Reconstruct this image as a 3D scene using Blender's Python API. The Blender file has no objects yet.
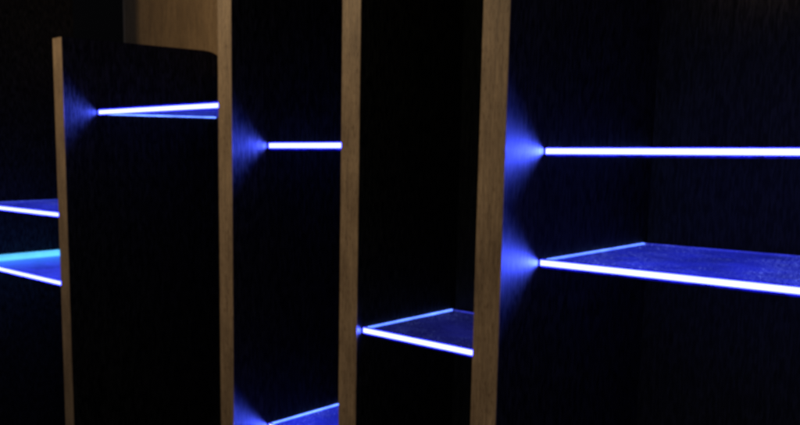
import bpy, bmesh, math, random
from mathutils import Vector, Matrix, Euler
R = math.radians
random.seed(7)
sc = bpy.context.scene
COL = sc.collection

# ------------------------------------------------------------------ camera
# the cabinet fronts lie on the plane Y = 1, X runs along them, Z is up, the lens is at the origin
cam_d = bpy.data.cameras.new('camera')
cam = bpy.data.objects.new('camera', cam_d); COL.objects.link(cam)
cam.rotation_euler = (R(90 - 7.7075), 0, R(47.5434))
cam_d.sensor_fit = 'HORIZONTAL'; cam_d.sensor_width = 36.0
cam_d.lens = 36.0 * 856.656 / 800.0
cam_d.shift_x = (400 - 275.02) / 800.0          # the photograph is an off-centre crop
cam_d.shift_y = (263.55 - 212.5) / 800.0
cam_d.clip_start = 0.02; cam_d.clip_end = 60
cam_d.dof.use_dof = True
cam_d.dof.focus_distance = 1.34
cam_d.dof.aperture_fstop = 8.0
cam_d.dof.aperture_blades = 7
sc.camera = cam

# ------------------------------------------------------------------ world, lamps, exposure
w = bpy.data.worlds.new('World'); sc.world = w; w.use_nodes = True
w.node_tree.nodes['Background'].inputs[0].default_value = (0.64, 0.66, 0.76, 1)
w.node_tree.nodes['Background'].inputs[1].default_value = 0.16

def lamp(name, kind, loc, target, energy, color, **kw):
    d = bpy.data.lights.new(name, kind); d.energy = energy; d.color = color
    for k, v in kw.items(): setattr(d, k, v)
    o = bpy.data.objects.new(name, d); COL.objects.link(o)
    o.location = loc
    o.rotation_euler = (Vector(target) - Vector(loc)).to_track_quat('-Z', 'Y').to_euler()
    return o
WARM = (1.0, 0.80, 0.50)
lamp('room_lamp', 'AREA', (-2.40, -0.12, 1.27), (-1.32, 1.0, 1.02), 20.5, WARM, shape='RECTANGLE', size=0.42, size_y=0.22, spread=R(112))
lamp('warm_patch_spot', 'SPOT', (-0.20, 1.22, 0.52), (-0.36, 1.44, 0.40), 7, (1.0, 0.72, 0.42),
     spot_size=R(52), spot_blend=1.0, shadow_soft_size=0.02)  # unseen spot added for the warm patch on the right back panel

sc.view_settings.view_transform = 'Standard'; sc.view_settings.look = 'None'
sc.view_settings.exposure = 0; sc.view_settings.gamma = 1
try:
    sc.cycles.use_denoising = True
    sc.cycles.denoiser = 'OPENIMAGEDENOISE'
except Exception:
    pass
sc.cycles.sample_clamp_indirect = 4
sc.cycles.pixel_filter_type = 'BLACKMAN_HARRIS'
sc.cycles.filter_width = 3.5
sc.cycles.max_bounces = 8
sc.cycles.transparent_max_bounces = 16

# ------------------------------------------------------------------ materials
class NT:
    def __init__(s, name):
        s.m = bpy.data.materials.new(name); s.m.use_nodes = True
        s.t = s.m.node_tree; s.t.nodes.clear()
        s.out = s.n('ShaderNodeOutputMaterial')
    def n(s, kind, **kw):
        x = s.t.nodes.new(kind)
        for k, v in kw.items():
            if k in x.inputs.keys() if isinstance(k, str) else False: x.inputs[k].default_value = v
            else: setattr(x, k, v)
        return x
    def l(s, a, b): s.t.links.new(a, b)
    def tex(s, scale, noise, detail=4, rough=0.6):
        tc = s.n('ShaderNodeTexCoord'); mp = s.n('ShaderNodeMapping'); mp.inputs['Scale'].default_value = scale
        s.l(tc.outputs['Object'], mp.inputs['Vector'])
        nz = s.n('ShaderNodeTexNoise'); nz.inputs['Scale'].default_value = noise
        nz.inputs['Detail'].default_value = detail; nz.inputs['Roughness'].default_value = rough
        s.l(mp.outputs[0], nz.inputs['Vector'])
        return nz
    def ramp(s, src, stops):
        r = s.n('ShaderNodeValToRGB'); e = r.color_ramp.elements
        while len(e) > 1: e.remove(e[-1])
        e[0].position, e[0].color = stops[0][0], (*stops[0][1], 1)
        for p, c in stops[1:]:
            q = e.new(p); q.color = (*c, 1)
        s.l(src, r.inputs[0]); return r
    def mix(s, a, b, fac, mode='MULTIPLY'):
        x = s.n('ShaderNodeMix', data_type='RGBA', blend_type=mode)
        if isinstance(fac, float): x.inputs[0].default_value = fac
        else: s.l(fac, x.inputs[0])
        s.l(a, x.inputs[6]); s.l(b, x.inputs[7]); return x.outputs[2]

def wood(name, lo, hi, pore, rough=0.55, blotch=3.0):
    """veneer with fine upright grain, short dark pores and slow blotches"""
    k = NT(name)
    grain = k.tex((1, 1, 0.06), 420, 5, 0.65)
    base = k.ramp(grain.outputs['Fac'], [(0.30, lo), (0.70, hi)])
    pores = k.tex((1, 1, 0.09), 900, 2, 0.5)
    pr = k.ramp(pores.outputs['Fac'], [(0.34, pore), (0.46, (1, 1, 1))])
    c = k.mix(base.outputs[0], pr.outputs[0], 0.85)
    bl = k.tex((1, 1, 0.35), blotch * 8, 4, 0.6)
    br = k.ramp(bl.outputs['Fac'], [(0.3, (0.62, 0.58, 0.54)), (0.7, (1.10, 1.07, 1.04))])
    c = k.mix(c, br.outputs[0], 1.0)
    mt = k.tex((1, 1, 0.045), 190, 4, 0.7)
    mr = k.ramp(mt.outputs['Fac'], [(0.3, (0.68, 0.67, 0.68)), (0.7, (1.16, 1.16, 1.14))])
    c = k.mix(c, mr.outputs[0], 1.0)
    b = k.n('ShaderNodeBsdfPrincipled'); b.inputs['Roughness'].default_value = rough
    b.inputs['Specular IOR Level'].default_value = 0.25
    k.l(c, b.inputs['Base Color'])
    bp = k.n('ShaderNodeBump'); bp.inputs['Strength'].default_value = 0.25; bp.inputs['Distance'].default_value = 0.0006
    k.l(grain.outputs['Fac'], bp.inputs['Height']); k.l(bp.outputs[0], b.inputs['Normal'])
    k.l(b.outputs[0], k.out.inputs['Surface'])
    return k.m

def dark_veneer(name, lo, hi, scratch):
    """near black stained veneer, brushed upright"""
    k = NT(name)
    g = k.tex((1, 1, 0.035), 330, 4, 0.7)
    base = k.ramp(g.outputs['Fac'], [(0.33, lo), (0.62, hi)])
    s = k.tex((1, 1, 0.05), 900, 2, 0.5)
    sr = k.ramp(s.outputs['Fac'], [(0.36, (0.35, 0.35, 0.35)), (0.5, (1, 1, 1))])
    c = k.mix(base.outputs[0], sr.outputs[0], 0.9)
    p = k.tex((1, 1, 0.14), 330, 1, 0.5)
    pr = k.ramp(p.outputs['Fac'], [(0.45, (scratch, scratch, scratch)), (0.52, (1, 1, 1))])
    c = k.mix(c, pr.outputs[0], 1.0)
    b = k.n('ShaderNodeBsdfPrincipled'); b.inputs['Roughness'].default_value = 0.62
    b.inputs['Specular IOR Level'].default_value = 0.12
    k.l(c, b.inputs['Base Color'])
    bp = k.n('ShaderNodeBump'); bp.inputs['Strength'].default_value = 0.5; bp.inputs['Distance'].default_value = 0.0008
    k.l(g.outputs['Fac'], bp.inputs['Height']); k.l(bp.outputs[0], b.inputs['Normal'])
    k.l(b.outputs[0], k.out.inputs['Surface'])
    return k.m

def plain(name, col, rough=0.8):
    k = NT(name)
    nz = k.tex((1, 1, 1), 60, 5, 0.6)
    r = k.ramp(nz.outputs['Fac'], [(0.3, tuple(c * 0.8 for c in col)), (0.7, col)])
    b = k.n('ShaderNodeBsdfPrincipled'); b.inputs['Roughness'].default_value = rough
    b.inputs['Specular IOR Level'].default_value = 0.1
    k.l(r.outputs[0], b.inputs['Base Color']); k.l(b.outputs[0], k.out.inputs['Surface'])
    return k.m

def light_mat(name, col, strength, uneven=0.0, scale=30):
    k = NT(name)
    e = k.n('ShaderNodeEmission'); e.inputs['Strength'].default_value = strength
    if uneven:
        nz = k.tex((1, 1, 1), scale, 3, 0.6)
        lo = tuple(c * (1 - uneven) for c in col); hi = tuple(c * (1 + uneven) for c in col)
        r = k.ramp(nz.outputs['Fac'], [(0.35, lo), (0.65, hi)])
        k.l(r.outputs[0], e.inputs['Color'])
    else:
        e.inputs['Color'].default_value = (*col, 1)
    k.l(e.outputs[0], k.out.inputs['Surface'])
    return k.m

def lit_glass(name, col, strength, specks=1.0, side=None):
    """clear sheet lit from its edges: its blue glow and dust specks are put in as emission"""
    k = NT(name)
    tr = k.n('ShaderNodeBsdfTransparent'); tr.inputs[0].default_value = (0.80, 0.84, 0.92, 1)
    gl = k.n('ShaderNodeBsdfGlossy'); gl.inputs['Roughness'].default_value = 0.08
    fr = k.n('ShaderNodeFresnel'); fr.inputs['IOR'].default_value = 1.22
    mx = k.n('ShaderNodeMixShader'); 
    ge = k.n('ShaderNodeNewGeometry'); on = k.n('ShaderNodeMath', operation='SUBTRACT'); on.inputs[0].default_value = 1.0
    k.l(ge.outputs['Backfacing'], on.inputs[1])
    ml = k.n('ShaderNodeMath', operation='MULTIPLY'); k.l(fr.outputs[0], ml.inputs[0]); k.l(on.outputs[0], ml.inputs[1])
    k.l(ml.outputs[0], mx.inputs[0]); k.l(tr.outputs[0], mx.inputs[1]); k.l(gl.outputs[0], mx.inputs[2])
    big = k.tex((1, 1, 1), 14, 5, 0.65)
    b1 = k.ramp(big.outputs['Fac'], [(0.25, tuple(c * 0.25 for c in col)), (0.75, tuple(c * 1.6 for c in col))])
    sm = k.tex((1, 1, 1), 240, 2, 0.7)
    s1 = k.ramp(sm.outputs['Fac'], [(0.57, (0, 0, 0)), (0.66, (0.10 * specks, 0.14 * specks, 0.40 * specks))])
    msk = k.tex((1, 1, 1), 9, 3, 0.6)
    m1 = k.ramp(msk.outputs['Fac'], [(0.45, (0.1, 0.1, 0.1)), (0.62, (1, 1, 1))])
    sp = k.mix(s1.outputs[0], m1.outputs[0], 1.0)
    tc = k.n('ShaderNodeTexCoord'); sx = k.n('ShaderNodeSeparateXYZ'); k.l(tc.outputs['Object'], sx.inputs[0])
    mr = k.n('ShaderNodeMapRange'); k.l(sx.outputs['Y'], mr.inputs['Value'])     # painted falloff: glow weakens away from the lit front edge
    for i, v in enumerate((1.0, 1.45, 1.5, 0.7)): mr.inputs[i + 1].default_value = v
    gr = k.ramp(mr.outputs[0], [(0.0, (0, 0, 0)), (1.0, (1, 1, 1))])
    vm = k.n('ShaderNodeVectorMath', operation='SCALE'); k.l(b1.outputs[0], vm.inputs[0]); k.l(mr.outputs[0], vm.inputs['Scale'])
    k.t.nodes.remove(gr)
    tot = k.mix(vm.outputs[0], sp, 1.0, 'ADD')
    if side:                                                                     # painted cyan glow, fading away from a bright side rim
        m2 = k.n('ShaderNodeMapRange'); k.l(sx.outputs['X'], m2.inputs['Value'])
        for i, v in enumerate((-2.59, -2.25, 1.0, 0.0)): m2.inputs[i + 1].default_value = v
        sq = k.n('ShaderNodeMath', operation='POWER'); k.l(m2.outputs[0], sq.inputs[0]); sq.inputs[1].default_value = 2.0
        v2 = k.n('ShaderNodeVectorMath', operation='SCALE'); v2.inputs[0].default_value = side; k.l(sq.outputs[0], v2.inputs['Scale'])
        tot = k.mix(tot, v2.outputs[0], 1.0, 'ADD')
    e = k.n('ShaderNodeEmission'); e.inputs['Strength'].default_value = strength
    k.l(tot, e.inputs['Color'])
    ad = k.n('ShaderNodeAddShader'); k.l(mx.outputs[0], ad.inputs[0]); k.l(e.outputs[0], ad.inputs[1])
    k.l(ad.outputs[0], k.out.inputs['Surface'])
    return k.m

M_OAK = wood('oak_edge', (0.19, 0.128, 0.072), (0.35, 0.25, 0.150), (0.45, 0.38, 0.30))
M_WALL_OAK = wood('oak_wall', (0.16, 0.103, 0.052), (0.27, 0.18, 0.096), (0.6, 0.52, 0.42), blotch=1.2)
M_DARK = dark_veneer('black_veneer', (0.008, 0.0074, 0.0045), (0.043, 0.039, 0.023), 0.02)
M_BACK = dark_veneer('black_back_board', (0.022, 0.020, 0.011), (0.050, 0.045, 0.024), 0.5)
M_ROOM = plain('dark_room_paint', (0.005, 0.005, 0.006))
M_FLOOR = plain('dark_floor', (0.02, 0.018, 0.016))
M_LED = light_mat('blue_light', (0.070, 0.080, 1.0), 16.0)
M_HALO = light_mat('blue_halo', (0.025, 0.03, 1.0), 1.1, 0.6, 55)  # blue bloom around the strips, put in as glowing faces
M_HALO_FAINT = light_mat('blue_halo_faint', (0.012, 0.014, 1.0), 0.36, 0.6, 55)
M_LIP = plain('strip_lip', (0.01, 0.01, 0.04))
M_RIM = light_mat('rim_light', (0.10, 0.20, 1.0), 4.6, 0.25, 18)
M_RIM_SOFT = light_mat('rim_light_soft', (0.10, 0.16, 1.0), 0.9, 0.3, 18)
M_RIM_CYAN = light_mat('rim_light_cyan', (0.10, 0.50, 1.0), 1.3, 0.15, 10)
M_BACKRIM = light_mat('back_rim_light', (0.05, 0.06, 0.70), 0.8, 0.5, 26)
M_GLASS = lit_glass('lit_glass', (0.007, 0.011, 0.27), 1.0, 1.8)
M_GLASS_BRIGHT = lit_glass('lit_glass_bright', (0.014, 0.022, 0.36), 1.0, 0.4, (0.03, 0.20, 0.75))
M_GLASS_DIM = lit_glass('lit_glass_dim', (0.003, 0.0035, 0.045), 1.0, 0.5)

# ------------------------------------------------------------------ mesh helpers
def box_bm(x0, x1, y0, y1, z0, z1, bevel=0.0, seg=2):
    bm = bmesh.new()
    bmesh.ops.create_cube(bm, size=1.0)
    for v in bm.verts:
        v.co = Vector(((x0 + x1) / 2 + v.co.x * (x1 - x0), (y0 + y1) / 2 + v.co.y * (y1 - y0), (z0 + z1) / 2 + v.co.z * (z1 - z0)))
    if bevel:
        bmesh.ops.bevel(bm, geom=list(bm.edges), offset=bevel, segments=seg, profile=0.5, affect='EDGES')
    return bm
def prism_bm(outline, x0, x1):
    """outline in (y, z), extruded along X"""
    bm = bmesh.new()
    a = [bm.verts.new((x0, y, z)) for y, z in outline]
    b = [bm.verts.new((x1, y, z)) for y, z in outline]
    bm.faces.new(a); bm.faces.new(list(reversed(b)))
    n = len(a)
    for i in range(n):
        bm.faces.new((a[i], b[i], b[(i + 1) % n], a[(i + 1) % n]))
    bmesh.ops.recalc_face_normals(bm, faces=bm.faces)
    return bm
def obj(name, bm, mat, parent=None, label=None):
    me = bpy.data.meshes.new(name); bm.to_mesh(me); bm.free()
    me.materials.append(mat)
    o = bpy.data.objects.new(name, me); COL.objects.link(o)
    if parent is not None:
        o.parent = parent
        o.matrix_parent_inverse = Matrix.Translation(-parent.location)
    if label: o['label'] = label
    return o
def tag(o, label, cat, group=None, kind=None):
    if label: o['label'] = label
    if cat: o['category'] = cat
    if group: o['group'] = group
    if kind: o['kind'] = kind
    return o
def thing(name, loc, label, cat, group=None):
    o = bpy.data.objects.new(name, None); COL.objects.link(o); o.location = loc
    o.empty_display_size = 0.05
    return tag(o, label, cat, group)

# ------------------------------------------------------------------ the setting
ZF, ZT = -1.15, 0.80
tag(obj('floor', box_bm(-6, 4, -4, 6, ZF - 0.1, ZF), M_FLOOR), None, None, None, 'structure')
tag(obj('back_wall', box_bm(-6, 4, 2.6, 2.75, ZF, 2.6), M_ROOM), None, None, None, 'structure')
tag(obj('wood_wall_panel', box_bm(-2.75, -0.9, 1.74, 1.88, ZF, 1.0, 0.055, 8), M_WALL_OAK),
    'warm brown wooden wall panel standing behind the cabinet, seen above its low divider', 'wall panel')

# ------------------------------------------------------------------ the cabinet
cab = thing('display_cabinet', (-1.3, 1.0, ZF), 'black veneer display cabinet with pale oak front edges and upright dividers', 'cabinet')
# right face X, thickness, back Y, top Z
DIV = [(-2.5914, 0.30, 1.47, ZT, None),  # left end thickened out of view to complete its shadow on the wood panel
       (-1.8193, 0.0420, 1.515, 0.2521, 'low divider that stops short of the others, its top rear corner rounded'),
       (-1.2083, 0.0392, 1.47, ZT, None),
       (-0.8999, 0.0385, 1.47, ZT, None),
       (-0.6400, 0.0415, 1.47, ZT, 'nearest divider, the widest looking oak edge'),
       (0.02, 0.0415, 1.47, ZT, None)]
for xr, t, yb, zt, lb in DIV:
    xl = xr - t
    if zt < ZT:
        r = 0.10
        out = [(1.0016, ZF + 0.002), (1.0016, zt)]
        for i in range(9):
            a = R(90 - i * 90 / 8)
            out.append((yb - r + r * math.cos(a), zt - r + r * math.sin(a)))
        out.append((yb, ZF + 0.002))
        bm = prism_bm(out, xl, xr)
    else:
        bm = box_bm(xl, xr, 1.0016, yb, ZF + 0.002, zt)
    d = obj('divider', bm, M_DARK, cab, lb)
    obj('front_edge', box_bm(xl, xr, 1.0, 1.0016, ZF + 0.002, zt, 0.0006, 2), M_OAK, d)
def back(x0, x1, y, zt):
    obj('back_panel', box_bm(x0 + 0.0005, x1 - 0.0005, y, y + 0.012, ZF + 0.002, zt), M_BACK, cab)
for i, (y, zt) in enumerate([(1.452, 0.19), (1.452, 0.19), (1.44, ZT), (1.262, ZT), (1.440, ZT)]):
    back(DIV[i][0], DIV[i + 1][0] - DIV[i + 1][1], y, zt)

# ------------------------------------------------------------------ the lit shelves
GROUP = 'blue lit glass shelves in the cabinet'
def shelf(bay, z, yf, yb, label, rim='top', h=0.010, rim_mat=M_RIM, rim_h=0.0025, glass=M_GLASS, backrim=True, rim_dz=0.0, beam=9.0):
    x0 = DIV[bay][0] + 0.0006
    x1 = DIV[bay + 1][0] - DIV[bay + 1][1] - 0.0006
    s = thing('glass_shelf', (x0, yf, z), label, 'shelf', GROUP)
    # front light strip: slightly bowed lens along the whole front edge
    hu, hd = (h * 0.56, h * 0.74) if rim == 'top' else (h * 0.74, h * 0.54)
    c = h * 0.37                                    # half height of the bright core; emissive lip faces above and below paint the bloom halo
    out = [(yf + 0.004, z + 0.0038), (yf + 0.0022, z + hu), (yf + 0.0010, z + h * 0.5), (yf - 0.0004, z + c),
           (yf - 0.0004, z - c), (yf + 0.0010, z - h * 0.5), (yf + 0.0022, z - hd), (yf + 0.004, z - 0.0038)]
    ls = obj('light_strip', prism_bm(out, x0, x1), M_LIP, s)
    for m in (M_LED, M_HALO, M_HALO_FAINT): ls.data.materials.append(m)
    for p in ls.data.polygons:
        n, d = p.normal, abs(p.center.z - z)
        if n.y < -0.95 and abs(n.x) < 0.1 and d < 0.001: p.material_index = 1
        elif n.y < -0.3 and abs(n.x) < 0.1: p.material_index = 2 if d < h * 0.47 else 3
    # the light leaves the polished front edge as a forward beam
    ld = bpy.data.lights.new('edge_light', 'AREA'); ld.shape = 'RECTANGLE'
    ld.size = x1 - x0 - 0.0004; ld.size_y = h * 0.8
    ld.energy = beam * ld.size; ld.color = (0.050, 0.085, 1.0); ld.spread = R(108)
    lo = bpy.data.objects.new('edge_light', ld); COL.objects.link(lo)
    lo.parent = s; lo.location = ((x0 + x1) / 2 - s.location.x, -0.004, 0); lo.rotation_euler = (R(-90), 0, 0)
    g = 0.004
    obj('glass_sheet', box_bm(x0 + 0.0032, x1, yf + 0.0045, yb - 0.0025, z - g, z + g), glass, s)
    zc = z + (g - rim_h / 2 if rim == 'top' else -g + rim_h / 2) + rim_dz
    obj('side_rim', box_bm(x0, x0 + 0.003, yf + 0.0045, yb, zc - rim_h / 2, zc + rim_h / 2), rim_mat, s)
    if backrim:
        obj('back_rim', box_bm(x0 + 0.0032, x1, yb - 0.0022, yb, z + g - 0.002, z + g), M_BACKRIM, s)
    return s
shelf(0, -0.1741, 1.0953, 1.42, 'upper blue lit glass shelf left of the low divider, thin soft side rim', rim_mat=M_RIM_SOFT, h=0.012)
shelf(0, -0.3527, 1.0847, 1.42, 'lower blue lit glass shelf left of the low divider, with broad cyan side rim',
      rim_mat=M_RIM_CYAN, glass=M_GLASS_BRIGHT, rim_h=0.020, rim_dz=0.010, h=0.012)
shelf(1, 0.0838, 1.0931, 1.448, 'blue lit glass shelf beside the low divider, seen from slightly below', rim='bottom', h=0.012, rim_dz=-0.0012, backrim=False)
shelf(2, 0.0038, 1.0901, 1.40, 'short blue lit glass shelf at eye level, seen edge on between two tall dividers', h=0.0115)
shelf(2, -0.5416, 1.0901, 1.296, 'blue lit glass shelf at the bottom edge of the photo, only its side rim showing', beam=14.0)
shelf(3, -0.2904, 1.0152, 1.2513, 'short blue lit glass shelf just left of the nearest divider, its whole top visible', glass=M_GLASS_DIM)
shelf(4, -0.0049, 1.1014, 1.4259, 'long blue lit glass shelf right of the nearest divider, seen edge on as a bar')
shelf(4, -0.1630, 1.0993, 1.4259, 'long blue lit glass shelf right of the nearest divider, its speckled top showing')
